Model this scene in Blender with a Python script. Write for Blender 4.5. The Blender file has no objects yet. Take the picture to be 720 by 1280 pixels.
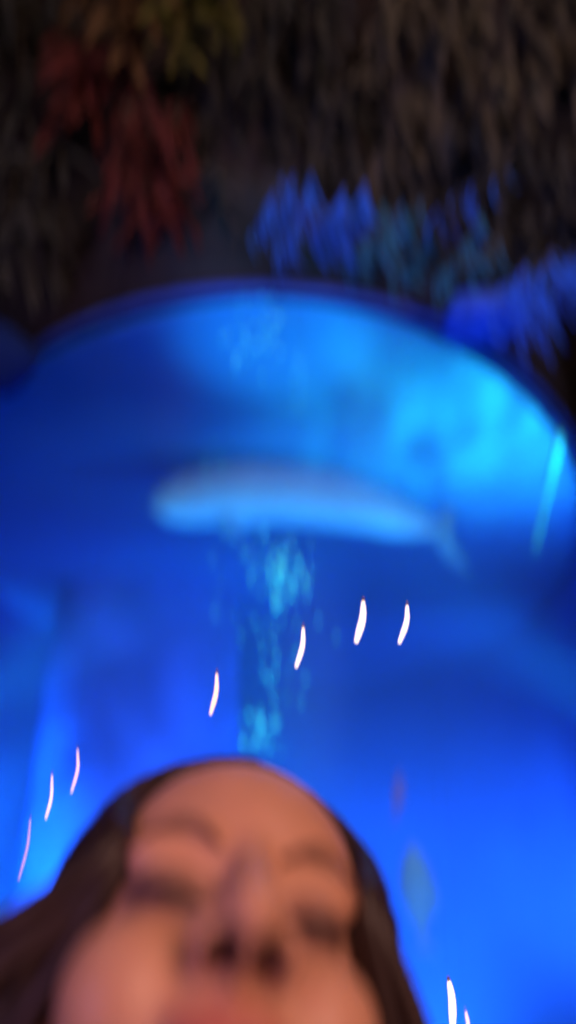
import bpy, bmesh, math, random
from mathutils import Vector, Matrix, noise
random.seed(7)
R = math.radians
scene = bpy.context.scene
C = scene.collection

# ------------------------------------------------------------------ camera
CAM = Vector((0, 0, 1.5)); PITCH = R(25); F = 914.0
cp, sp = math.cos(PITCH), math.sin(PITCH)
cam = bpy.data.cameras.new('camera'); co = bpy.data.objects.new('camera', cam); C.objects.link(co)
co.location = CAM; co.rotation_euler = (R(90) + PITCH, 0, 0)
cam.sensor_fit = 'VERTICAL'; cam.angle = 2 * math.atan(640 / F)
cam.clip_start = 0.02; cam.clip_end = 100
cam.dof.use_dof = True; cam.dof.focus_distance = 0.56
cam.dof.aperture_fstop = (cam.lens / 1000) / 0.031
cam.dof.aperture_ratio = 2.15
scene.camera = co

def ray(px, py):
    x, v = (px - 360) / F, (640 - py) / F
    return Vector((x, cp - v * sp, sp + v * cp))
def at(px, py, depth):
    return CAM + ray(px, py) * depth
def proj(p):
    d = p - CAM
    fw = d.y * cp + d.z * sp
    return 360 + F * d.x / fw, 640 - F * (d.z * cp - d.y * sp) / fw

# tank: an elliptical acrylic cylinder
TX, TY, TA, TB, TZ0, TZ1 = -0.06, 3.45, 1.30, 2.20, 0.35, 2.631
def on_glass(px, py, k=1.0):
    d = ray(px, py)
    a, b = TA * k, TB * k
    ox, oy = (0 - TX) / a, (0 - TY) / b
    dx, dy = d.x / a, d.y / b
    A = dx*dx + dy*dy; B = 2*(ox*dx + oy*dy); Cc = ox*ox + oy*oy - 1
    t = (-B - math.sqrt(max(B*B - 4*A*Cc, 0))) / (2*A)
    return CAM + d * t

# ------------------------------------------------------------------ materials
def mat(name, col, rough=0.6, spec=0.3, var=0.15, scale=6.0, bump=0.0, bscale=30, emit=None, estr=0, metal=0, stretch=None):
    m = bpy.data.materials.new(name); m.use_nodes = True
    nt = m.node_tree; n = nt.nodes; l = nt.links
    b = n['Principled BSDF']
    b.inputs['Roughness'].default_value = rough
    b.inputs['Specular IOR Level'].default_value = spec
    b.inputs['Metallic'].default_value = metal
    tc = n.new('ShaderNodeTexCoord'); mp = n.new('ShaderNodeMapping')
    l.new(tc.outputs['Object'], mp.inputs['Vector'])
    if stretch: mp.inputs['Scale'].default_value = stretch
    nz = n.new('ShaderNodeTexNoise'); nz.inputs['Scale'].default_value = scale; nz.inputs['Detail'].default_value = 4
    l.new(mp.outputs['Vector'], nz.inputs['Vector'])
    cr = n.new('ShaderNodeValToRGB')
    lo = [max(c * (1 - var), 0) for c in col]; hi = [min(c * (1 + var), 1) for c in col]
    cr.color_ramp.elements[0].color = (*lo, 1); cr.color_ramp.elements[0].position = 0.3
    cr.color_ramp.elements[1].color = (*hi, 1); cr.color_ramp.elements[1].position = 0.7
    l.new(nz.outputs['Fac'], cr.inputs['Fac']); l.new(cr.outputs['Color'], b.inputs['Base Color'])
    if bump:
        n2 = n.new('ShaderNodeTexNoise'); n2.inputs['Scale'].default_value = bscale; n2.inputs['Detail'].default_value = 3
        l.new(mp.outputs['Vector'], n2.inputs['Vector'])
        bp = n.new('ShaderNodeBump'); bp.inputs['Strength'].default_value = bump; bp.inputs['Distance'].default_value = 0.03
        l.new(n2.outputs['Fac'], bp.inputs['Height']); l.new(bp.outputs['Normal'], b.inputs['Normal'])
    if emit:
        b.inputs['Emission Color'].default_value = (*emit, 1); b.inputs['Emission Strength'].default_value = estr
    return m

def glass_mat():
    m = bpy.data.materials.new('clear acrylic'); m.use_nodes = True
    nt = m.node_tree; n = nt.nodes; l = nt.links; n.clear()
    o = n.new('ShaderNodeOutputMaterial'); mx = n.new('ShaderNodeMixShader')
    tr = n.new('ShaderNodeBsdfTransparent'); tr.inputs['Color'].default_value = (0.93, 0.96, 1, 1)
    gl = n.new('ShaderNodeBsdfGlossy'); gl.inputs['Roughness'].default_value = 0.22
    fr = n.new('ShaderNodeFresnel'); fr.inputs['IOR'].default_value = 1.055
    nz = n.new('ShaderNodeTexNoise'); nz.inputs['Scale'].default_value = 3
    bp = n.new('ShaderNodeBump'); bp.inputs['Strength'].default_value = 0.03
    l.new(nz.outputs['Fac'], bp.inputs['Height']); l.new(bp.outputs['Normal'], gl.inputs['Normal'])
    l.new(fr.outputs['Fac'], mx.inputs['Fac']); l.new(tr.outputs[0], mx.inputs[1]); l.new(gl.outputs[0], mx.inputs[2])
    l.new(mx.outputs[0], o.inputs['Surface'])
    return m

def translucent_mat(name, col, tcol, fac, bump, bscale):
    m = bpy.data.materials.new(name); m.use_nodes = True
    nt = m.node_tree; n = nt.nodes; l = nt.links; n.clear()
    o = n.new('ShaderNodeOutputMaterial'); mx = n.new('ShaderNodeMixShader'); mx.inputs['Fac'].default_value = fac
    d = n.new('ShaderNodeBsdfDiffuse'); d.inputs['Color'].default_value = (*col, 1)
    t = n.new('ShaderNodeBsdfTranslucent'); t.inputs['Color'].default_value = (*tcol, 1)
    if bump:
        nz = n.new('ShaderNodeTexNoise'); nz.inputs['Scale'].default_value = bscale; nz.inputs['Detail'].default_value = 3
        tc = n.new('ShaderNodeTexCoord'); l.new(tc.outputs['Object'], nz.inputs['Vector'])
        bp = n.new('ShaderNodeBump'); bp.inputs['Strength'].default_value = bump; bp.inputs['Distance'].default_value = 0.05
        l.new(nz.outputs['Fac'], bp.inputs['Height'])
        l.new(bp.outputs['Normal'], d.inputs['Normal']); l.new(bp.outputs['Normal'], t.inputs['Normal'])
    l.new(d.outputs[0], mx.inputs[1]); l.new(t.outputs[0], mx.inputs[2]); l.new(mx.outputs[0], o.inputs['Surface'])
    return m

M = {}
M['skin'] = mat('skin', (0.46, 0.225, 0.155), 0.45, 0.35, 0.06, 40)
M['skin'].node_tree.nodes['Principled BSDF'].inputs['Subsurface Weight'].default_value = 0.15
M['skin'].node_tree.nodes['Principled BSDF'].inputs['Subsurface Radius'].default_value = (0.01, 0.004, 0.002)
M['lip'] = mat('lip', (0.36, 0.10, 0.09), 0.4, 0.4, 0.06, 40)
M['nostril'] = mat('nostril', (0.05, 0.018, 0.015), 0.8, 0.1, 0.05, 40)
M['lid'] = mat('lid skin', (0.27, 0.125, 0.10), 0.5, 0.3, 0.06, 40)
M['hair'] = mat('dark brown hair', (0.024, 0.012, 0.013), 0.5, 0.3, 0.35, 60, stretch=(1, 1, 0.1))
M['brow'] = mat('brow hair', (0.20, 0.095, 0.07), 0.7, 0.1, 0.2, 80)
M['shirt'] = mat('dark knit cotton', (0.03, 0.03, 0.045), 0.9, 0.1, 0.2, 60, 0.2, 200)
M['denim'] = mat('denim', (0.03, 0.04, 0.08), 0.9, 0.1, 0.2, 80, 0.2, 300)
M['shoe'] = mat('shoe', (0.05, 0.05, 0.05), 0.6, 0.3, 0.1, 20)
M['glass'] = glass_mat()
M['backdrop'] = mat('painted tank wall', (0.14, 0.36, 0.92), 0.9, 0.05, 0.18, 1.6)
M['tankfloor'] = mat('blue gravel', (0.08, 0.2, 0.6), 0.9, 0.1, 0.3, 25, 0.5, 60)
M['rim'] = mat('dark blue rim', (0.02, 0.06, 0.40), 0.5, 0.3, 0.15, 5)
M['plinth'] = mat('dark plinth', (0.02, 0.02, 0.03), 0.7, 0.2, 0.2, 8, 0.2, 30)
M['hood'] = mat('dark hood', (0.024, 0.021, 0.026), 0.9, 0.1, 0.4, 5, 0.5, 12)
M['water'] = translucent_mat('rippled water', (0.08, 0.32, 0.92), (0.16, 0.65, 1.0), 0.5, 0.5, 5)
M['rock'] = mat('reef rock', (0.10, 0.26, 0.85), 0.95, 0.05, 0.35, 4, 0.5, 9)
M['fish'] = mat('pale fish skin', (0.26, 0.70, 1.0), 0.5, 0.2, 0.12, 5)
M['fin'] = mat('pale fin', (0.14, 0.55, 1.0), 0.6, 0.2, 0.15, 8)
M['eye'] = mat('fish eye', (0.02, 0.03, 0.06), 0.2, 0.5, 0.1, 8)
M['greenfish'] = mat('green fish skin', (0.26, 0.72, 0.95), 0.5, 0.3, 0.2, 12)
M['pinkfish'] = mat('pink fish skin', (0.40, 0.35, 0.85), 0.5, 0.3, 0.2, 20)
M['bubble'] = mat('bubble', (0.10, 0.95, 1.0), 0.3, 0.8, 0.05, 5)
M['tube'] = mat('cyan light shaft', (0.05, 0.75, 1.0), 0.3, 0.5, 0.05, 5)  # solid colour standing in for a shaft of light
M['glint'] = mat('warm white lamp', (0.9, 0.8, 0.7), 0.5, 0.2, 0.02, 5, emit=(1, 0.78, 0.64), estr=2.2)  # this and the next glows imitate reflections in the tank glass
M['glint_dim'] = mat('pink lamp', (0.8, 0.6, 0.7), 0.5, 0.2, 0.02, 5, emit=(0.75, 0.45, 0.75), estr=.55)
M['glint_mid'] = mat('amber lamp', (0.9, 0.7, 0.6), 0.5, 0.2, 0.02, 5, emit=(1, 0.66, 0.5), estr=1.5)
M['glint_amber'] = mat('amber white lamp', (0.9, 0.7, 0.6), 0.5, 0.2, 0.02, 5, emit=(1, 0.68, 0.42), estr=1.6)
M['glint_cap'] = mat('lamp holder', (0.25, 0.16, 0.12), 0.6, 0.3, 0.1, 10)
M['stem'] = mat('plant stem', (0.05, 0.045, 0.03), 0.8, 0.2, 0.3, 20)
def leafmat(name, c): return mat(name, c, 0.75, 0.12, 0.6, 9)
M['leaf_red'] = leafmat('red leaf', (0.072, 0.017, 0.017))
M['leaf_olive'] = leafmat('olive leaf', (0.085, 0.085, 0.022))
M['leaf_amber'] = leafmat('amber leaf', (0.085, 0.05, 0.022))
M['leaf_brown'] = leafmat('brown leaf', (0.056, 0.051, 0.040))
M['leaf_dark'] = leafmat('dark leaf', (0.026, 0.027, 0.026))
M['leaf_grey'] = leafmat('grey leaf', (0.030, 0.033, 0.036))
M['leaf_blue_lit'] = leafmat('blue lit leaf', (0.02, 0.11, 0.80))  # blue of the tank light put into the leaf colour
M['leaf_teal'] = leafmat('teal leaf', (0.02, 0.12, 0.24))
M['floor'] = mat('dark stone floor', (0.05, 0.045, 0.045), 0.5, 0.3, 0.3, 3, 0.2, 20)
M['wall'] = mat('dark rough wall', (0.05, 0.042, 0.045), 0.9, 0.1, 0.4, 3, 0.4, 8)
M['ceiling'] = mat('dark ceiling', (0.055, 0.045, 0.04), 0.95, 0.05, 0.4, 3, 0.4, 8)

# ------------------------------------------------------------------ helpers
def link(o, parent=None):
    C.objects.link(o)
    if parent: o.parent = parent
    return o
def build(name, bm, material, parent=None, smooth=True):
    me = bpy.data.meshes.new(name); bmesh.ops.recalc_face_normals(bm, faces=bm.faces)
    bm.to_mesh(me); bm.free()
    for mm in (material if isinstance(material, list) else [material]): me.materials.append(mm)
    for p in me.polygons: p.use_smooth = smooth
    return link(bpy.data.objects.new(name, me), parent)
def thing(name, label, cat, group=None):
    o = bpy.data.objects.new(name, None); C.objects.link(o)
    o.empty_display_size = 0.05
    return tag(o, label, cat, group)
def tag(o, label, cat, group=None):
    o['label'] = label; o['category'] = cat
    if group: o['group'] = group
    return o
def structure(o): o['kind'] = 'structure'; return o
def base_at(t, loc):
    """put an Empty at the thing's base; children were built in world space"""
    t.location = loc
    for ch in t.children: ch.matrix_parent_inverse = Matrix.Translation(-Vector(loc))

def box(bm, c, s):
    r = bmesh.ops.create_cube(bm, size=1)
    for v in r['verts']:
        v.co = Vector((v.co.x * s[0] + c[0], v.co.y * s[1] + c[1], v.co.z * s[2] + c[2]))
def ellipsoid(bm, c, r, seg=24, rot=None):
    q = bmesh.ops.create_uvsphere(bm, u_segments=seg, v_segments=seg // 2, radius=1)
    for v in q['verts']:
        p = Vector((v.co.x * r[0], v.co.y * r[1], v.co.z * r[2]))
        if rot: p = rot @ p
        v.co = p + Vector(c)
def tube(bm, pts, rad, seg=8, cap=True):
    pts = [Vector(p) for p in pts]; n = len(pts); rings = []
    up = Vector((0.13, 0.21, 0.97)); prev = None
    for i, p in enumerate(pts):
        t = (pts[min(i + 1, n - 1)] - pts[max(i - 1, 0)]).normalized()
        a = (prev - t * prev.dot(t)) if prev else t.cross(up)
        if a.length < 1e-4: a = t.cross(Vector((1, 0.1, 0)))
        a.normalize(); prev = a; b = t.cross(a)
        r = rad[i] if isinstance(rad, (list, tuple)) else rad
        rings.append([bm.verts.new(p + (a * math.cos(2*math.pi*k/seg) + b * math.sin(2*math.pi*k/seg)) * r) for k in range(seg)])
    for i in range(n - 1):
        for k in range(seg):
            bm.faces.new((rings[i][k], rings[i][(k+1) % seg], rings[i+1][(k+1) % seg], rings[i+1][k]))
    if cap:
        bm.faces.new(rings[0][::-1]); bm.faces.new(rings[-1])
def capsule(bm, p0, p1, r0, r1, seg=16):
    p0, p1 = Vector(p0), Vector(p1)
    ellipsoid(bm, p0, (r0,) * 3, seg); ellipsoid(bm, p1, (r1,) * 3, seg)
    tube(bm, [p0, p1], [r0, r1], seg)
def remeshed(bm, voxel, smooth_it):
    me = bpy.data.meshes.new('tmp'); bm.to_mesh(me); bm.free()
    o = bpy.data.objects.new('tmp', me); C.objects.link(o)
    r = o.modifiers.new('r', 'REMESH'); r.mode = 'VOXEL'; r.voxel_size = voxel; r.adaptivity = 0
    s = o.modifiers.new('s', 'SMOOTH'); s.iterations = smooth_it; s.factor = 0.5
    dg = bpy.context.evaluated_depsgraph_get(); dg.update()
    ev = o.evaluated_get(dg); out = bpy.data.meshes.new_from_object(ev)
    bpy.data.objects.remove(o); bpy.data.meshes.remove(me)
    return out
def mesh_obj(name, me, mats, parent):
    for m in mats: me.materials.append(m)
    for p in me.polygons: p.use_smooth = True
    return link(bpy.data.objects.new(name, me), parent)
def catmull(P, n):
    P = [Vector(p) for p in P]; P = [2*P[0] - P[1]] + P + [2*P[-1] - P[-2]]
    out = []
    for i in range(1, len(P) - 2):
        for k in range(n):
            t = k / n
            a, b, c, d = P[i-1], P[i], P[i+1], P[i+2]
            out.append(0.5 * ((2*b) + (c - a)*t + (2*a - 5*b + 4*c - d)*t*t + (3*b - a - 3*c + d)*t**3))
    out.append(P[-2]); return out

# ------------------------------------------------------------------ the room (setting)
def sheet(name, corners, m, cuts=1):
    bm = bmesh.new(); bm.faces.new([bm.verts.new(c) for c in corners])
    return structure(build(name, bm, m, smooth=False))
X0, X1, Y0, Y1, ZC = -5, 5, -4, 7.5, 3.75
sheet('floor', [(-60, -60, 0), (60, -60, 0), (60, 60, 0), (-60, 60, 0)], M['floor'])
def slab(name, c, s, m):
    bm = bmesh.new(); box(bm, c, s)
    return structure(build(name, bm, m, smooth=False))
slab('ceiling', (0, (Y0+Y1)/2, ZC + 0.1), (X1 - X0, Y1 - Y0, 0.2), M['ceiling'])
zc = ZC / 2
slab('wall_back', (0, Y1 + 0.1, zc), (X1 - X0, 0.2, ZC), M['wall'])
slab('wall_front', (0, Y0 - 0.1, zc), (X1 - X0, 0.2, ZC), M['wall'])
slab('wall_left', (X0 - 0.1, (Y0+Y1)/2, zc), (0.2, Y1 - Y0, ZC), M['wall'])
slab('wall_right', (X1 + 0.1, (Y0+Y1)/2, zc), (0.2, Y1 - Y0, ZC), M['wall'])

# ------------------------------------------------------------------ the tank
tank = thing('aquarium_tank', 'huge round fronted clear aquarium glowing deep blue under a dark leafy canopy', 'aquarium')
def ring_wall(bm, k0, k1, z0, z1, a0=0, a1=360, n=128):
    full = (a1 - a0) >= 360
    cnt = n if full else n + 1
    rows = []
    for i in range(cnt):
        a = R(a0 + (a1 - a0) * i / n)
        c, s = math.cos(a), math.sin(a)
        rows.append([bm.verts.new((TX + (TA + k) * c, TY + (TB + k) * s, z)) for k, z in ((k0, z0), (k1, z0), (k1, z1), (k0, z1))])
    for i in range(cnt if full else cnt - 1):
        A, B = rows[i], rows[(i + 1) % cnt]
        for j in range(4):
            bm.faces.new((A[j], B[j], B[(j+1) % 4], A[(j+1) % 4]))
    if not full:
        bm.faces.new(rows[0]); bm.faces.new(rows[-1][::-1])
def disc(bm, k, z0, z1, n=96):
    top = []; bot = []
    for i in range(n):
        a = 2 * math.pi * i / n
        x, y = TX + (TA + k) * math.cos(a), TY + (TB + k) * math.sin(a)
        top.append(bm.verts.new((x, y, z1))); bot.append(bm.verts.new((x, y, z0)))
    bm.faces.new(top); bm.faces.new(bot[::-1])
    for i in range(n):
        j = (i + 1) % n
        bm.faces.new((bot[i], bot[j], top[j], top[i]))
bm = bmesh.new()                                                    # single sheet of clear acrylic round the front
n = 120; rows = []
for i in range(n + 1):
    a = R(220.2 + 99.6 * i / n)
    x, y = TX + TA * math.cos(a), TY + TB * math.sin(a)
    rows.append((bm.verts.new((x, y, TZ0)), bm.verts.new((x, y, TZ1 - 0.02))))
for i in range(n): bm.faces.new((rows[i][0], rows[i+1][0], rows[i+1][1], rows[i][1]))
build('glass_front', bm, M['glass'], tank)
bm = bmesh.new(); ring_wall(bm, -0.004, 0.03, TZ0, TZ1 - 0.018, -40, 220); build('tank_wall', bm, M['backdrop'], tank)
bm = bmesh.new(); ring_wall(bm, -0.004, 0.008, TZ1 - 0.016, TZ1 + 0.004)
build('rim', bm, M['rim'], tank)
bm = bmesh.new(); disc(bm, 0.03, 0.0, TZ0 - 0.003); build('plinth', bm, M['plinth'], tank)
bm = bmesh.new(); disc(bm, -0.045, TZ0, TZ0 + 0.05); build('gravel_bed', bm, M['tankfloor'], tank)
bm = bmesh.new(); ring_wall(bm, -0.045, -0.005, TZ1 + 0.006, 3.45); disc(bm, -0.02, 3.453, 3.5); build('hood', bm, M['hood'], tank)
# water surface: a rippled sheet seen from below
bm = bmesh.new(); NR, NA = 60, 120; grid = []
for i in range(NR + 1):
    k = max(i / NR, 0.004); row = []
    for j in range(NA):
        a = 2 * math.pi * j / NA
        x, y = TX + (TA - 0.008) * k * math.cos(a), TY + (TB - 0.008) * k * math.sin(a)
        z = TZ1 - 0.034 + 0.008 * noise.noise(Vector((x * 5, y * 5, 1))) + 0.004 * noise.noise(Vector((x * 14, y * 14, 4)))
        row.append(bm.verts.new((x, y, z)))
    grid.append(row)
for i in range(NR):
    for j in range(NA):
        bm.faces.new((grid[i][j], grid[i+1][j], grid[i+1][(j+1) % NA], grid[i][(j+1) % NA]))
bm.faces.new(grid[0])
build('water_surface', bm, M['water'], tank)
# the water itself: faintly scattering, fills the tank below the surface
def water_volume():
    m = bpy.data.materials.new('tank water'); m.use_nodes = True
    n = m.node_tree.nodes; n.clear(); o = n.new('ShaderNodeOutputMaterial'); v = n.new('ShaderNodeVolumePrincipled')
    v.inputs['Color'].default_value = (0.12, 0.45, 1, 1); v.inputs['Density'].default_value = 0.40
    v.inputs['Anisotropy'].default_value = 0.0
    m.node_tree.links.new(v.outputs[0], o.inputs['Volume']); return m
bm = bmesh.new(); disc(bm, -0.046, TZ0 + 0.06, TZ1 - 0.050)
build('water', bm, water_volume(), tank)
base_at(tank, (TX, TY, 0))

# rock column standing in the tank
def rock_column(name, label, x, y, rx, ry, ztop, seed, m=None):
    bm = bmesh.new(); n, h = 40, 40; rows = []
    for i in range(h + 1):
        t = i / h; z = TZ0 + 0.05 + (ztop - TZ0 - 0.05) * t
        taper = 1.0 if t < 0.80 else math.sqrt(max(1 - ((t - 0.80) / 0.205) ** 2, 0.02))
        row = []
        for j in range(n):
            a = 2 * math.pi * j / n
            q = Vector((math.cos(a) * 1.5, math.sin(a) * 1.5, z * 2 + seed))
            k = taper * (1 + 0.10 * noise.noise(q) + 0.05 * noise.noise(q * 3))
            row.append(bm.verts.new((x + rx * k * math.cos(a), y + ry * k * math.sin(a), z)))
        rows.append(row)
    for i in range(h):
        for j in range(n): bm.faces.new((rows[i][j], rows[i][(j+1) % n], rows[i+1][(j+1) % n], rows[i+1][j]))
    bm.faces.new(rows[-1]); bm.faces.new(rows[0][::-1])
    o = build(name, bm, m or M['rock'])
    return tag(o, label, 'rock')
pc = at(195, 655, 3.6)
rock_column('rock_column', 'broad dark blue rock column standing in the left of the tank', pc.x, pc.y, 0.44, 0.30, pc.z, 3)

# ------------------------------------------------------------------ fish
def loft_fish(bm, spine, hw, hh, up, seg=20):
    """spine points with half widths and half heights -> closed body"""
    n = len(spine); rings = []
    for i in range(n):
        t = (spine[min(i+1, n-1)] - spine[max(i-1, 0)]).normalized()
        u = (up - t * up.dot(t)).normalized(); s = t.cross(u)
        rings.append([bm.verts.new(spine[i] + u * (hh[i] * math.cos(2*math.pi*k/seg)) + s * (hw[i] * math.sin(2*math.pi*k/seg))) for k in range(seg)])
    for i in range(n - 1):
        for k in range(seg): bm.faces.new((rings[i][k], rings[i][(k+1) % seg], rings[i+1][(k+1) % seg], rings[i+1][k]))
    bm.faces.new(rings[0][::-1]); bm.faces.new(rings[-1])
def fin(bm, outline, th, nrm):
    A = [bm.verts.new(p + nrm * th) for p in outline]; B = [bm.verts.new(p - nrm * th) for p in outline]
    bm.faces.new(A); bm.faces.new(B[::-1]); n = len(A)
    for i in range(n): bm.faces.new((A[i], B[i], B[(i+1) % n], A[(i+1) % n]))
def interp(tab, x):
    for (a, va), (b, vb) in zip(tab, tab[1:]):
        if x <= b: return va + (vb - va) * (x - a) / (b - a)
    return tab[-1][1]

DW = 2.25
whale = thing('long_fish', 'long pale blue fish swimming across the middle of the tank, tail to the right', 'fish')
ctl = [at(186, 634, DW), at(235, 624, DW), at(300, 617, DW), at(370, 618, DW), at(440, 630, DW), at(500, 649, DW + .02), at(545, 662, DW + .04)]
sp_ = catmull(ctl, 8); N = len(sp_)
hh = [1.22 * interp([(0, .006), (.05, .038), (.14, .062), (.35, .078), (.6, .070), (.8, .048), (.93, .028), (1, .018)], i/(N-1)) for i in range(N)]
up = Vector((0, -sp, cp)); side = Vector((0, -cp, -sp))
bm = bmesh.new(); loft_fish(bm, sp_, [h * 0.85 for h in hh], hh, up); body = build('body', bm, M['fish'], whale)
T0 = at(538, 664, DW + .03)
bm = bmesh.new()
fin(bm, [T0, at(552, 640, DW+.04), at(568, 634, DW+.05), at(566, 656, DW+.05), at(564, 672, DW+.05), at(580, 700, DW+.05), at(590, 722, DW+.05), at(566, 706, DW+.05), at(545, 682, DW+.04)], .004, side)
build('tail_fin', bm, M['fin'], whale)
bm = bmesh.new(); fin(bm, [at(330, 596, DW), at(360, 584, DW), at(400, 587, DW), at(440, 604, DW), at(400, 610, DW), at(350, 604, DW)], .004, side)
build('dorsal_fin', bm, M['fin'], whale)
for sgn in (-1, 1):
    off = side * (0.05 * sgn)
    bm = bmesh.new(); fin(bm, [at(262, 640, DW) + off, at(290, 644, DW) + off, at(306, 658, DW) + off * 1.2, at(308, 664, DW) + off * 1.25, at(290, 660, DW) + off * 1.2], .004, side)
    build('pectoral_fin', bm, M['fin'], whale)
    bm = bmesh.new(); ellipsoid(bm, at(214, 620, DW) + side * (0.036 * sgn), (.006, .006, .006), 12); build('eye', bm, M['eye'], whale)
base_at(whale, at(370, 640, DW))

def small_fish(name, label, head, tail, hmax, depth, m, cut=()):
    t = thing(name, label, 'fish')
    a, b = at(*head, depth), at(*tail, depth)
    ax = (b - a); L = ax.length; ax.normalize()
    upv = side.cross(ax).normalized()
    N = 16; spn = [a + ax * (L * 0.8 * i / (N-1)) for i in range(N)]
    hh = [hmax * interp([(0, .08), (.12, .55), (.4, 1), (.7, .75), (1, .2)], i/(N-1)) for i in range(N)]
    bm = bmesh.new(); loft_fish(bm, spn, [h * .5 for h in hh], hh, upv); build('body', bm, m, t)
    e = a + ax * L * 0.78
    bm = bmesh.new(); fin(bm, [e, e + ax*L*.2 + upv*hmax*.8, e + ax*L*.14, e + ax*L*.2 - upv*hmax*.8], .002, side); build('tail_fin', bm, m, t)
    mid = a + ax * L * .3 + upv * hmax * .9
    bm = bmesh.new(); fin(bm, [mid, mid + ax*L*.15 + upv*hmax*.22, mid + ax*L*.3 + upv*hmax*.1, mid + ax*L*.3 - upv*hmax*.2], .002, side); build('dorsal_fin', bm, m, t)
    for sgn in (-1, 1):
        bm = bmesh.new(); ellipsoid(bm, a + ax*L*.14 + side*(hmax*.22*sgn), (hmax*.1,)*3, 10); build('eye', bm, M['eye'], t)
    base_at(t, (a + b) / 2)
    return t
small_fish('reef_fish', 'pale greenish fish half hidden behind the hair at the right', (514, 1056), (532, 1200), 0.054, 2.1, M['greenfish'])
small_fish('reef_fish', 'small faint pinkish fish above the pale greenish one', (500, 968), (494, 1028), 0.018, 2.1, M['pinkfish'])

# ------------------------------------------------------------------ bubbles (nobody could count them)
bm = bmesh.new()
def bubbles(cx, cy, sx, sy, n, depth, r0=.0034):
    for _ in range(n):
        p = at(random.gauss(cx, sx * .75), random.gauss(cy, sy), depth + random.uniform(-.06, .06))
        r = r0 * random.uniform(.4, 1.0) * (1.5 if random.random() < .1 else 1)
        q = bmesh.ops.create_icosphere(bm, subdivisions=1, radius=r)
        for v in q['verts']: v.co = Vector((v.co.x, v.co.y, v.co.z * random.uniform(1.3, 3.0))) + p
bubbles(335, 405, 16, 20, 45, 1.60); bubbles(300, 430, 22, 24, 25, 1.60); bubbles(372, 485, 8, 22, 14, 1.65)
bubbles(352, 718, 13, 18, 70, 1.40); bubbles(330, 700, 26, 26, 30, 1.40); bubbles(386, 715, 5, 14, 8, 1.4)
bubbles(340, 790, 45, 40, 22, 1.40, .003); bubbles(325, 908, 16, 20, 40, 1.38, .0035); bubbles(345, 860, 12, 40, 16, 1.38, .003)
bubbles(268, 580, 14, 16, 8, 1.6, .003); bubbles(272, 720, 4, 30, 6, 1.4, .003)
bb = build('bubbles', bm, M['bubble']); bb['kind'] = 'stuff'
tag(bb, 'bright cyan air bubbles rising in loose columns behind the front glass', 'bubbles')

# solid cyan tube standing in for a shaft of light at the right
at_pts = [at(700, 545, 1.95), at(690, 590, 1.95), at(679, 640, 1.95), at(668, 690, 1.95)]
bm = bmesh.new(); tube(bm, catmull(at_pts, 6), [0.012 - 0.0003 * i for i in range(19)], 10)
tag(build('light_shaft', bm, M['tube']), 'thin bright cyan shaft of light in the water at the right edge', 'tube')

# ------------------------------------------------------------------ glowing tubes standing in for reflections in the glass, on added thread
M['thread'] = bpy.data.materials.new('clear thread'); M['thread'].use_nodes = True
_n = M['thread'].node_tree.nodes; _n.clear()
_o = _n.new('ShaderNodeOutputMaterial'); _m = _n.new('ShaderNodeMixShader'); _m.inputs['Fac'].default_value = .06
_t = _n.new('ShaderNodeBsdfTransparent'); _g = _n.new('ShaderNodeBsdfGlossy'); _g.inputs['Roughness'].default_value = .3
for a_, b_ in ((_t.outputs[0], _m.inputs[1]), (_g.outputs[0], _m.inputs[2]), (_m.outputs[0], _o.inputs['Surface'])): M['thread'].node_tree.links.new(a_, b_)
LG = 'slim glowing streaks standing for reflections in the tank glass'
def glint(pts, r, m, label, depth):
    t = thing('glass_glint', label, 'glint', LG)
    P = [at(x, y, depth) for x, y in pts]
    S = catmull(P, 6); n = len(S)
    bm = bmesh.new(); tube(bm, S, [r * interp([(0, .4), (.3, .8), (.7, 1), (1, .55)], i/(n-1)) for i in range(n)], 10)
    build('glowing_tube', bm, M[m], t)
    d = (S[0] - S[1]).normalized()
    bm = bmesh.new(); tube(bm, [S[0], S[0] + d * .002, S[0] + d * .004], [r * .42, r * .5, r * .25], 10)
    build('holder', bm, M['glint_cap'], t)
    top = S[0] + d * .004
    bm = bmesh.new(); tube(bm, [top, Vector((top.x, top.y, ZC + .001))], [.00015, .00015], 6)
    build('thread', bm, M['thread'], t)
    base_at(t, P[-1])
glint([(454, 752), (453, 774), (445, 803)], .0030, 'glint', 'thickest and brightest white glass reflection, right of centre under the long fish', .66)
glint([(509, 757), (508, 778), (499, 804)], .0022, 'glint', 'bright slim white glass reflection just right of the thickest one', .65)
glint([(379, 785), (378, 808), (370, 834)], .0020, 'glint', 'slim white glass reflection beside the middle bubble column', .67)
glint([(271, 842), (270, 866), (263, 893)], .0020, 'glint_amber', 'amber white glass reflection alone above the left of the hairline', .66)
glint([(97, 937), (97, 962), (89, 991)], .0010, 'glint_mid', 'thin pinkish glass reflection, the upper one of the left pair', .68)
glint([(65, 969), (64, 997), (57, 1024)], .0011, 'glint_mid', 'thin warm glass reflection between the upper pinkish one and the faint mauve one', .66)
glint([(38, 1024), (34, 1060), (23, 1101)], .0011, 'glint_dim', 'faint mauve glass reflection lowest and longest at the left edge', .65)
glint([(561, 1226), (565, 1250), (566, 1290)], .0032, 'glint', 'bright white glass reflection right of the hair at the bottom edge', .64)
glint([(582, 1264), (585, 1280), (586, 1300)], .0016, 'glint_mid', 'tiny glass reflection at the bottom edge right of the bright one', .66)

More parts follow.
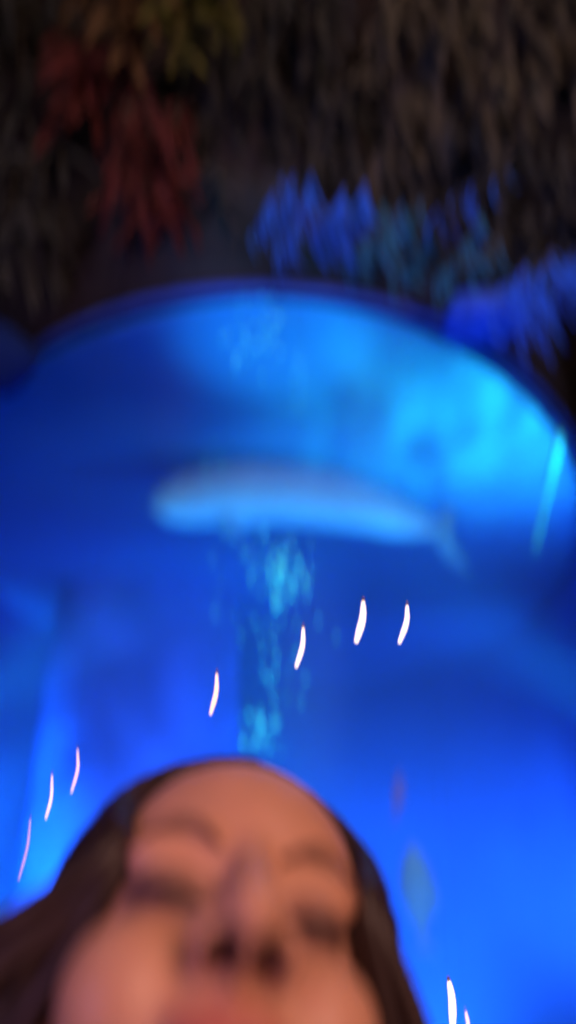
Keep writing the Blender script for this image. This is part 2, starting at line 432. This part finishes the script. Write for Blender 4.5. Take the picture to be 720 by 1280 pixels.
# ------------------------------------------------------------------ canopy plants
CG = 'plants of the dark canopy over the tank'
def leaf(bm, base, d, L, W, droop, face, n=6):
    """a curved blade with a folded midrib"""
    d = d.normalized(); s = d.cross(face)
    if s.length < 1e-3: s = d.cross(Vector((1, .2, 0)))
    s.normalize(); rows = []; p = base.copy(); nrm = s.cross(d)
    for i in range(n + 1):
        t = i / n
        w = W * (math.sin(math.pi * min(t * .92 + .06, 1)) ** .8) * .5
        nrm = s.cross(d).normalized()
        rows.append((bm.verts.new(p - s*w + nrm*w*.35), bm.verts.new(p), bm.verts.new(p + s*w + nrm*w*.35)))
        d = (d + droop / n).normalized(); p = p + d * (L / n)
    for i in range(n):
        a, b = rows[i], rows[i+1]
        bm.faces.new((a[0], a[1], b[1], b[0])); bm.faces.new((a[1], a[2], b[2], b[1]))
def plant(name, label, cat, region, depth, cnt, L, W, m, lean=(0, 0), grp=None, droop=0.5, stem_to=None):
    """leaves spread along a few hanging stems inside the region the plant takes"""
    x0, y0, x1, y1 = region
    t = thing(name, label, cat, grp)
    bl = bmesh.new(); bs = bmesh.new()
    cnt = int(cnt * (2.5 if grp == CG else 1.5)); W *= (.55 if grp == CG else .36); L *= 1.2
    ns = max(2, cnt // 12); k = 0
    for i in range(ns):
        fx = (i + .5) / ns + random.uniform(-.3, .3) / ns
        xa = x0 + (x1 - x0) * fx
        dz = depth + random.uniform(-.08, .08)
        top = at(xa + lean[0] * .8, y0 - 12, dz); bot = at(xa - lean[0] * .8, y1 - (y1-y0) * random.uniform(.05, .4), dz)
        S = catmull([top, (top + bot) / 2 + Vector((random.uniform(-.02, .02), random.uniform(-.03, .03), 0)), bot], 6)
        tube(bs, S, [.004 - .0002 * j for j in range(len(S))], 6)
        for j in range(cnt // ns):
            q = S[random.randrange(len(S))]
            a = random.uniform(0, 2 * math.pi)
            dirv = Vector((math.cos(a) * .5 + lean[0] * .004, math.sin(a) * .5, -0.8 + random.uniform(-.3, .5)))
            if lean[0]: dirv = Vector((-lean[0] * .010 + random.gauss(0, .22), random.gauss(0, .3), -1))
            leaf(bl, q, dirv, L * random.uniform(.6, 1.15), W * random.uniform(.7, 1.2), Vector((lean[1] * .01, 0, -droop)), Vector((random.gauss(0, .35), -1, random.gauss(.2, .35))))
    build('leaves', bl, M[m], t, smooth=True); build('stem', bs, M['stem'], t)
    base_at(t, at((x0+x1)/2, y0, depth))
D = 1.78
plant('canopy_plant', 'dark green plant hanging in the upper left corner', 'plant', (-40, -40, 70, 170), D+.2, 40, .16, .05, 'leaf_dark', grp=CG)
plant('canopy_plant', 'amber brown leaves hanging at the top, left of the olive leaves', 'plant', (110, -50, 185, 50), D, 22, .14, .055, 'leaf_amber', grp=CG)
plant('canopy_plant', 'olive yellow leaves hanging at the top between amber and dark leaves', 'plant', (205, -50, 272, 75), D, 24, .14, .055, 'leaf_olive', grp=CG)
plant('red_leaf_plant', 'upper dull red leaves hanging under the amber ones', 'plant', (75, 50, 165, 160), D+.08, 24, .13, .05, 'leaf_red', grp=CG)
plant('red_leaf_plant', 'brightest red leaf spray hanging lowest over the left of the rim', 'plant', (150, 140, 245, 300), D, 40, .15, .045, 'leaf_red', grp=CG, droop=.8)
plant('canopy_plant', 'grey green trailing plant hanging at the far left over the rim', 'plant', (0, 200, 90, 350), D, 26, .15, .035, 'leaf_grey', grp=CG)
plant('canopy_plant', 'dark plant hanging between the red spray and the blue lit ferns', 'plant', (240, 60, 330, 290), D+.1, 40, .15, .04, 'leaf_dark', grp=CG)
plant('canopy_plant', 'thin grey leaved plant just left of the blue lit ferns', 'plant', (252, 215, 285, 300), D-.1, 12, .11, .02, 'leaf_grey', grp=CG)
plant('canopy_plant', 'dark brown plant hanging at the top centre', 'plant', (310, -40, 420, 120), D+.15, 40, .17, .05, 'leaf_dark', (15, 30), CG)
plant('canopy_plant', 'brown leaves hanging over the middle blue lit ferns', 'plant', (470, 130, 540, 215), D, 22, .14, .04, 'leaf_brown', (22, 30), CG)
plant('canopy_plant', 'broad brown leaves at the top right of centre', 'plant', (470, -50, 610, 110), D+.1, 40, .18, .055, 'leaf_brown', (22, 30), CG)
plant('canopy_plant', 'slanting brown leaves hanging over the tall blue frond', 'plant', (600, 90, 660, 200), D, 22, .15, .04, 'leaf_brown', (26, 30), CG)
plant('canopy_plant', 'pale brown plant hanging in the upper right corner', 'plant', (640, -50, 760, 110), D+.1, 44, .18, .05, 'leaf_brown', (22, 30), CG)
plant('canopy_plant', 'dark plant hanging at the right edge over the rim', 'plant', (660, 190, 760, 320), D, 32, .15, .04, 'leaf_dark', (22, 30), CG)
plant('canopy_plant', 'dark plant hanging behind the brown leaves at upper centre', 'plant', (390, 90, 480, 230), D+.15, 36, .15, .04, 'leaf_dark', (15, 30), CG)
plant('canopy_plant', 'dark plant hanging right behind the two leftmost blue lit ferns', 'plant', (310, 120, 440, 270), D+.06, 40, .16, .04, 'leaf_dark', (12, 30), CG)
plant('canopy_plant', 'dim brown plant hanging behind the teal ferns', 'plant', (430, 190, 540, 300), D+.04, 40, .15, .04, 'leaf_dark', (18, 30), CG)
plant('canopy_plant', 'dim plant hanging behind the tall blue frond', 'plant', (545, 150, 640, 320), D+.02, 44, .16, .04, 'leaf_dark', (22, 30), CG)
FG = 'blue lit ferns along the rim'
FD = 1.62
plant('hanging_fern', 'leftmost blue lit fern hanging over the top of the rim', 'fern', (328, 225, 372, 330), FD, 30, .12, .018, 'leaf_blue_lit', (26, 70), FG, droop=.9)
plant('hanging_fern', 'brightest blue lit fern with two bold slanting leaves', 'fern', (392, 240, 440, 310), FD, 22, .12, .030, 'leaf_blue_lit', (32, 80), FG, droop=.9)
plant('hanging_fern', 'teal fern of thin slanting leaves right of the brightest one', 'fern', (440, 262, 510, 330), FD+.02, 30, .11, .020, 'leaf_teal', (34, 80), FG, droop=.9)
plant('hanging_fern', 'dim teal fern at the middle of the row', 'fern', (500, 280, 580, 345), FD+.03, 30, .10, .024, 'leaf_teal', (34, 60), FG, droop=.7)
plant('hanging_fern', 'tall single blue frond rising above the other ferns', 'fern', (580, 225, 604, 275), FD, 7, .12, .013, 'leaf_blue_lit', (46, 70), FG, droop=.5)
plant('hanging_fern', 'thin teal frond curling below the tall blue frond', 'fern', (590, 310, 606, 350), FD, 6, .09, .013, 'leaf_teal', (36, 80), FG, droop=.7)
plant('hanging_fern', 'rightmost dense blue lit fern beside the blue ledge', 'fern', (632, 325, 706, 400), FD, 40, .12, .020, 'leaf_blue_lit', (40, 80), FG, droop=.8)

# blue-lit rock ledge sticking out above the rim on the right
bm = bmesh.new()
lc = at(603, 397, 1.70)
bmesh.ops.create_icosphere(bm, subdivisions=4, radius=1)
for v in bm.verts:
    q = v.co.copy(); k = 1 + .12 * noise.noise(q * 2.2)
    f = lambda a: math.copysign(abs(a) ** .55, a)
    v.co = Vector((f(q.x) * .085 * k, f(q.y) * .07 * k, f(q.z) * .034 * k)) + lc
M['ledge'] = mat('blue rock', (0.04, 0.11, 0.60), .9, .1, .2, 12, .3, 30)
tag(build('rock_ledge', bm, M['ledge']), 'blunt blue lit rock ledge resting on the rim at the right', 'rock')
# dark mound to the left of the tank's upper edge
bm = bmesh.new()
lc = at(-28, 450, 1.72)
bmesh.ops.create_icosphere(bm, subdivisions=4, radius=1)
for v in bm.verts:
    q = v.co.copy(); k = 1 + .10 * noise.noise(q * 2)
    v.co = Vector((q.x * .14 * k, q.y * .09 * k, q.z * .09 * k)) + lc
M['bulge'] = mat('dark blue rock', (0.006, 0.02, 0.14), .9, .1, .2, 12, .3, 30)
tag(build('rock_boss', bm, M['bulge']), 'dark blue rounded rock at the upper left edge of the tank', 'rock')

# ------------------------------------------------------------------ the person
person = thing('person', 'person close to the lens with long dark hair, head tilted back, eyes lowered', 'person')
HR = Matrix.Rotation(R(19), 4, 'Z') @ Matrix.Rotation(R(-41), 4, 'X') @ Matrix.Rotation(R(16), 4, 'Y')
E0 = Vector((0, -0.082, 0.008))
HM = Matrix.Translation(at(310, 1104, 0.295)) @ HR @ Matrix.Translation(-E0)
HI = HM.inverted()
bm = bmesh.new()
ellipsoid(bm, (0, .012, .030), (.074, .095, .095), 40)         # skull
ellipsoid(bm, (0, -.025, .045), (.066, .062, .066), 32)        # forehead
ellipsoid(bm, (0, -.022, -.045), (.058, .062, .068), 32)       # jaw
ellipsoid(bm, (0, -.066, -.095), (.022, .020, .018), 20)       # chin
for s in (-1, 1):
    ellipsoid(bm, (s*.037, -.052, -.030), (.030, .031, .030), 20)   # cheek
    ellipsoid(bm, (s*.030, -.064, .026), (.028, .014, .012), 16)    # brow ridge
    ellipsoid(bm, (s*.0315, -.0655, .006), (.0165, .0150, .0125), 20)  # closed eye
    ellipsoid(bm, (s*.0145, -.096, -.031), (.0095, .0120, .0085), 16)  # nose wing
    ellipsoid(bm, (s*.076, .012, -.005), (.008, .018, .030), 16)       # ear
for i in range(9):
    t = i / 8
    ellipsoid(bm, (0, -.080 - .028*t**1.2, .020 - .046*t), (.0085 + .0035*t, .010 + .003*t, .010), 16)   # bridge
ellipsoid(bm, (0, -.1085, -.027), (.0125, .0125, .0105), 20)    # nose tip
ellipsoid(bm, (0, -.094, -.036), (.0045, .010, .006), 12)       # columella
ellipsoid(bm, (0, -.081, -.053), (.026, .012, .0085), 20)       # upper lip
ellipsoid(bm, (0, -.080, -.063), (.021, .012, .0085), 20)       # lower lip
ellipsoid(bm, (0, -.070, -.051), (.030, .014, .018), 20)        # muzzle
capsule(bm, (0, .035, -.03), (0, .055, -.105), .055, .054)      # nape
for v in bm.verts: v.co = HM @ Vector((v.co.x * (.93 - .8 * max(-.02 - v.co.z, 0)), v.co.y, v.co.z))
hb = HM @ Vector((0, .04, -.10))
CH = Vector((hb.x, hb.y + .035, 1.25))
capsule(bm, hb, CH, .053, .058)
body_top = Vector((CH.x, CH.y + .01, 1.13))
def limb(bm, P, r):
    for i in range(len(P) - 1): capsule(bm, P[i], P[i+1], r[i], r[i+1])
sh = {s: Vector((CH.x + s*.165, CH.y + .005, 1.215)) for s in (-1, 1)}
el = {-1: Vector((CH.x - .21, CH.y + .03, .95)), 1: Vector((CH.x + .235, CH.y - .10, 1.00))}
wr = {-1: Vector((CH.x - .20, CH.y - .02, .74)), 1: Vector((.14, .10, 1.30))}
def torso(bm, g):
    ellipsoid(bm, (CH.x, CH.y + .01, 1.10), (.145 + g, .095 + g, .15 + g), 28)
    ellipsoid(bm, (CH.x, CH.y + .01, 1.18), (.15 + g, .075 + g, .065 + g), 28)
    ellipsoid(bm, (CH.x, CH.y + .01, .95), (.122 + g, .085 + g, .13 + g), 28)
    ellipsoid(bm, (CH.x, CH.y + .015, .82), (.155 + g, .105 + g, .11 + g), 28)
torso(bm, 0)
def fingers(bm, w, d, nrm, curl):
    d = d.normalized(); sd = d.cross(nrm).normalized(); nrm = sd.cross(d)
    palm = w + d * .045
    ellipsoid(bm, palm, (1, 1, 1), 16, Matrix((sd * .038, nrm * .016, d * .050)).transposed())
    for k, (o, L) in enumerate(((-.027, .068), (-.009, .078), (.009, .073), (.026, .058))):
        p = w + d * .082 + sd * o; dd = d.copy()
        for seg_ in range(3):
            q = p + dd * (L / 3); capsule(bm, p, q, .0088 - .0008*seg_, .0082 - .0008*seg_, 10); p = q
            dd = (dd + nrm * curl).normalized()
    p = w + d * .02 + sd * -.03; q = p + (d * .5 - sd * .7 + nrm * .3).normalized() * .035
    capsule(bm, p, q, .012, .010, 10); capsule(bm, q, q + (d - sd * .2 + nrm * .3).normalized() * .028, .010, .008, 10)
for s in (-1, 1):
    limb(bm, [sh[s], el[s], wr[s]], [.046, .036, .024])
fingers(bm, wr[-1], Vector((.02, -.05, -1)), Vector((1, 0, 0)), .25)
fingers(bm, wr[1], (Vector((.03, -.01, 1.40)) - wr[1]), Vector((-.3, .9, .2)), .35)
hip = {s: Vector((CH.x + s*.085, CH.y + .015, .80)) for s in (-1, 1)}
for s in (-1, 1):
    limb(bm, [hip[s], hip[s] + Vector((s*.01, -.01, -.36)), hip[s] + Vector((s*.01, .01, -.72))], [.078, .050, .036])
    limb(bm, [hip[s] + Vector((s*.01, .01, -.74)), hip[s] + Vector((s*.02, -.14, -.765))], [.034, .026])
me = remeshed(bm, 0.0034, 5)
bodyo = mesh_obj('body', me, [M['skin'], M['lip'], M['nostril'], M['lid']], person)
def ell(p, c, r): return sum(((p[i] - c[i]) / r[i]) ** 2 for i in range(3))
NOS = [Vector((s*.0075, -.100, -.038)) for s in (-1, 1)]
for v in me.vertices:                                            # nostril pits
    p = HI @ v.co
    for c in NOS:
        e = ell(p, c, (.0068, .0095, .009))
        if e < 1: v.co = HM @ (p + Vector((0, .001, .0045)) * (1 - e))
for poly in me.polygons:
    p = HI @ poly.center
    if abs(p.x) > .09 or p.z > .12 or p.z < -.13 or p.y > -.02: continue
    k = 0
    if any(ell(p, c, (.0068, .0100, .013)) < 1 for c in NOS): k = 2
    elif ell(p, (0, -.088, -.0535), (.026, .02, .0065)) < 1 or ell(p, (0, -.088, -.064), (.021, .02, .008)) < 1: k = 1
    elif any(ell(p, (s*.0315, -.075, .002), (.022, .03, .0115)) < 1 for s in (-1, 1)): k = 3
    poly.material_index = k
for nm, q in (('eyeL', (-.0315, -.078, 0)), ('eyeR', (.0315, -.078, 0)), ('nosL', NOS[0]), ('nosR', NOS[1]), ('tip', (0, -.121, -.027)), ('mouth', (0, -.092, -.065)), ('hairline', (0, -.05, .112)), ('cheekL', (-.066, -.03, -.02)), ('cheekR', (.066, -.03, -.02))):
    print('LM', nm, [round(c) for c in proj(HM @ Vector(q))])
def head_part(name, bm, m):
    for v in bm.verts: v.co = HM @ v.co
    return build(name, bm, m, person)
for s in (-1, 1):
    bm = bmesh.new(); P = catmull([(s*.013, -.083, .0225), (s*.027, -.0865, .0290), (s*.042, -.079, .0285), (s*.053, -.066, .021)], 5)
    tube(bm, P, [interp([(0, .0014), (.4, .0022), (1, .0008)], i/(len(P)-1)) for i in range(len(P))], 8); head_part('eyebrow', bm, M['brow'])
    bm = bmesh.new(); P = catmull([(s*.0165, -.0735, .001), (s*.025, -.0815, -.003), (s*.035, -.0815, -.0035), (s*.0465, -.072, .0015)], 5)
    tube(bm, P, [interp([(0, .0016), (.5, .0034), (1, .0020)], i/(len(P)-1)) for i in range(len(P))], 8); head_part('eyelashes', bm, M['hair'])
# hair
bm = bmesh.new()
down = (HR.to_3x3().inverted() @ Vector((0, 0, -1))).normalized()
HC, HRD = Vector((0, .012, .030)), Vector((.0795, .1005, .1005))
def hp(s, a, yn, g=0):
    c = math.sqrt(max(1 - yn*yn, 0)); d = Vector((s * math.sin(a) * c, yn, math.cos(a) * c))
    return HC + Vector((d.x * (HRD.x + g), d.y * (HRD.y + g), d.z * (HRD.z + g)))
for s in (-1, 1):
    flare = 1.55 if s < 0 else .45
    for layer in range(3):
        nu = 44
        for i in range(nu):
            yn = -.55 + 1.45 * (i + random.uniform(-.4, .4)) / nu
            g = -.002 + layer * .003 + random.uniform(-.001, .001)
            P = [hp(s, R(a), yn + (.10 * math.sin(math.radians(min(a * 2.6, 180))) - .17 * max(a - 55, 0) / 39 if yn < .2 else 0), g) for a in (0, 18, 38, 58, 78, 94)]
            q = P[-1]; fl = flare * random.uniform(.25, 1.0) * (1.0 if yn < .3 else .6)
            out = Vector((s, 0, 0))
            L = random.uniform(.9, 1.1)
            for st, o in ((.04, .75), (.09, .9), (.16, .78), (.25, .46), (.34, .28)):
                P.append(q + down * (st * L) + out * (fl * st * o) + Vector((random.gauss(0, .003), .03 * st + random.gauss(0, .003), 0)))
            S = catmull(P, 4); n_ = len(S)
            tube(bm, S, [interp([(0, .0042), (.15, .0056), (.7, .0056), (1, .0012)], j/(n_-1)) * random.uniform(.9, 1.1) for j in range(n_)], 6)
# scalp layer under the strands
NS, NT = 24, 36; rows = []
for i in range(NS + 1):
    yn = -.52 + 1.515 * i / NS; row = []
    for j in range(NT + 1):
        a = R(-112 + 224 * j / NT); row.append(bm.verts.new(hp(1, a, min(yn, .995), -.003)))
    rows.append(row)
for i in range(NS):
    for j in range(NT): bm.faces.new((rows[i][j], rows[i][j+1], rows[i+1][j+1], rows[i+1][j]))
hair = head_part('hair', bm, M['hair'])
# clothes
bm = bmesh.new(); torso(bm, .010)
capsule(bm, CH + Vector((0, .005, -.05)), CH + Vector((0, 0, -.012)), .07, .062)
for s in (-1, 1): limb(bm, [sh[s], el[s], wr[s] + (el[s] - wr[s]) * .12], [.057, .047, .036])
mesh_obj('top', remeshed(bm, .007, 4), [M['shirt']], person)
bm = bmesh.new()
ellipsoid(bm, (CH.x, CH.y + .015, .80), (.172, .122, .115), 24)
for s in (-1, 1): limb(bm, [hip[s], hip[s] + Vector((s*.01, -.01, -.36)), hip[s] + Vector((s*.01, .01, -.69))], [.094, .066, .055])
mesh_obj('trousers', remeshed(bm, .008, 4), [M['denim']], person)
for s in (-1, 1):
    bm = bmesh.new()
    limb(bm, [hip[s] + Vector((s*.01, .03, -.752)), hip[s] + Vector((s*.02, -.16, -.762))], [.046, .036])
    for v in bm.verts: v.co.z = max(v.co.z, .003)
    mesh_obj('shoe', remeshed(bm, .006, 3), [M['shoe']], person)
base_at(person, (CH.x, CH.y, 0))

# ------------------------------------------------------------------ light
w = bpy.data.worlds.new('World'); scene.world = w; w.use_nodes = True
nt = w.node_tree; bg = nt.nodes['Background']
sky = nt.nodes.new('ShaderNodeTexSky'); sky.sky_type = 'NISHITA'; sky.sun_disc = False
sky.sun_elevation = R(3); sky.sun_rotation = R(200)
nt.links.new(sky.outputs['Color'], bg.inputs['Color']); bg.inputs['Strength'].default_value = 0.05

def light(kind, loc, energy, col, target=None, **kw):
    l = bpy.data.lights.new(kind.lower() + '_light', kind); l.energy = energy; l.color = col
    for k, v in kw.items(): setattr(l, k, v)
    o = bpy.data.objects.new(l.name, l); C.objects.link(o); o.location = loc
    if target is not None:
        o.rotation_euler = (Vector(target) - Vector(loc)).to_track_quat('-Z', 'Y').to_euler()
    return o
BLUE = (0.045, 0.24, 1.0); CYAN = (0.10, 0.95, 1.0)
# hood lamps over the water
light('SPOT', (.85, 2.1, 3.40), 60, BLUE, (.78, 2.1, 0), spot_size=R(125), spot_blend=1, shadow_soft_size=.15)
def gobo(o, scale, lo, hi, stretch=(1, 1, 1)):
    """noise put into the light strength to imitate water ripples"""
    l = o.data; l.use_nodes = True; nt = l.node_tree; n = nt.nodes; k = nt.links
    em = next(x for x in n if x.type == 'EMISSION')
    tc = n.new('ShaderNodeTexCoord'); mp = n.new('ShaderNodeMapping'); mp.inputs['Scale'].default_value = stretch
    nz = n.new('ShaderNodeTexNoise'); nz.inputs['Scale'].default_value = scale; nz.inputs['Detail'].default_value = 2
    mr = n.new('ShaderNodeMapRange'); mr.inputs['From Min'].default_value = lo; mr.inputs['From Max'].default_value = hi
    k.new(tc.outputs['Normal'], mp.inputs['Vector']); k.new(mp.outputs['Vector'], nz.inputs['Vector'])
    k.new(nz.outputs['Fac'], mr.inputs['Value']); k.new(mr.outputs['Result'], em.inputs['Strength'])
gobo(light('SPOT', (.60, 1.85, 3.38), 95, CYAN, (.60, 1.76, 2.57), spot_size=R(100), spot_blend=1.0, shadow_soft_size=.05), 7, .29, .76, (1.9, .32, 1))
# unseen uplights added at the tank floor to fill the water and wall
for p, q, e in (((.60, 2.9, .47), (.95, 4.6, 2.1), 9), ((-.25, 2.9, .47), (-.35, 4.6, 2.2), 24), ((.25, 4.2, .47), (.2, 5.6, 2.0), 14)):
    light('AREA', p, e, BLUE, q, shape='DISK', size=.35)
for p, q, e in (((.25, 2.4, .47), (1.0, 4.6, 2.15), 1900), ((.1, 2.3, .47), (-.55, 3.3, 2.15), 620), ((.0, 3.4, .47), (.1, 5.6, 2.1), 1000)):
    light('SPOT', p, e, BLUE, q, spot_size=R(58), spot_blend=1, shadow_soft_size=.1)
light('SPOT', (-.75, 2.1, .5), 2300, (0.03, .33, 1), (-1.33, 3.55, 2.14), spot_size=R(34), spot_blend=1, shadow_soft_size=.1)
# unseen lights added to brighten the fish, the bubbles and the cyan shaft
for p in ((-.95, 1.97, 1.80), (.88, 1.92, 1.80)):
    light('SPOT', p, 75, (.06, .52, 1), at(380, 640, DW), spot_size=R(40), spot_blend=1, shadow_soft_size=.08)
light('SPOT', (-.02, 1.37, .47), 520, (.06, .72, 1), (-.03, 1.40, 2.6), spot_size=R(16), spot_blend=1, shadow_soft_size=.05)
light('AREA', (.60, 1.80, .46), 13, (.12, .40, 1), (.48, 2.35, 1.6), shape='DISK', size=.2)
light('SPOT', at(770, 520, 1.85), 10, (.05, .8, 1), at(690, 600, 1.95), spot_size=R(50), spot_blend=1, shadow_soft_size=.01)
# unseen blue spots added to imitate tank light spilling on to the ferns
light('SPOT', (-.55, .45, 1.6), 40, (.05, .22, 1), (.12, 1.30, 2.72), spot_size=R(50), spot_blend=1, shadow_soft_size=.04)
light('SPOT', (.70, .45, 1.6), 30, (.05, .25, 1), (.50, 1.22, 2.64), spot_size=R(36), spot_blend=1, shadow_soft_size=.04)
# warm room lamps behind the photographer
light('AREA', (.8, -1.3, 2.3), 45, (1, .55, .42), (0, .35, 1.5), shape='DISK', size=1.2)
light('AREA', (-1.6, -.9, 1.6), 14, (.62, .38, 1), (0, .35, 1.5), shape='DISK', size=1.0)  # unseen purple fill added for the left cheek
light('AREA', (1.4, -.2, 3.6), 12, (1, .80, .68), (.3, 1.6, 3.2), shape='DISK', size=.8)
light('AREA', (-1.3, -.2, 3.6), 7.5, (1, .82, .70), (-.4, 1.6, 3.2), shape='DISK', size=.8)

# ------------------------------------------------------------------ render settings
vs = scene.view_settings
vs.view_transform = 'Standard'; vs.look = 'None'; vs.gamma = 1; vs.exposure = 0; vs.use_curve_mapping = False
scene.cycles.use_denoising = True
scene.cycles.max_bounces = 6; scene.cycles.transparent_max_bounces = 8
scene.cycles.sample_clamp_indirect = 6
scene.cycles.caustics_reflective = False; scene.cycles.caustics_refractive = False
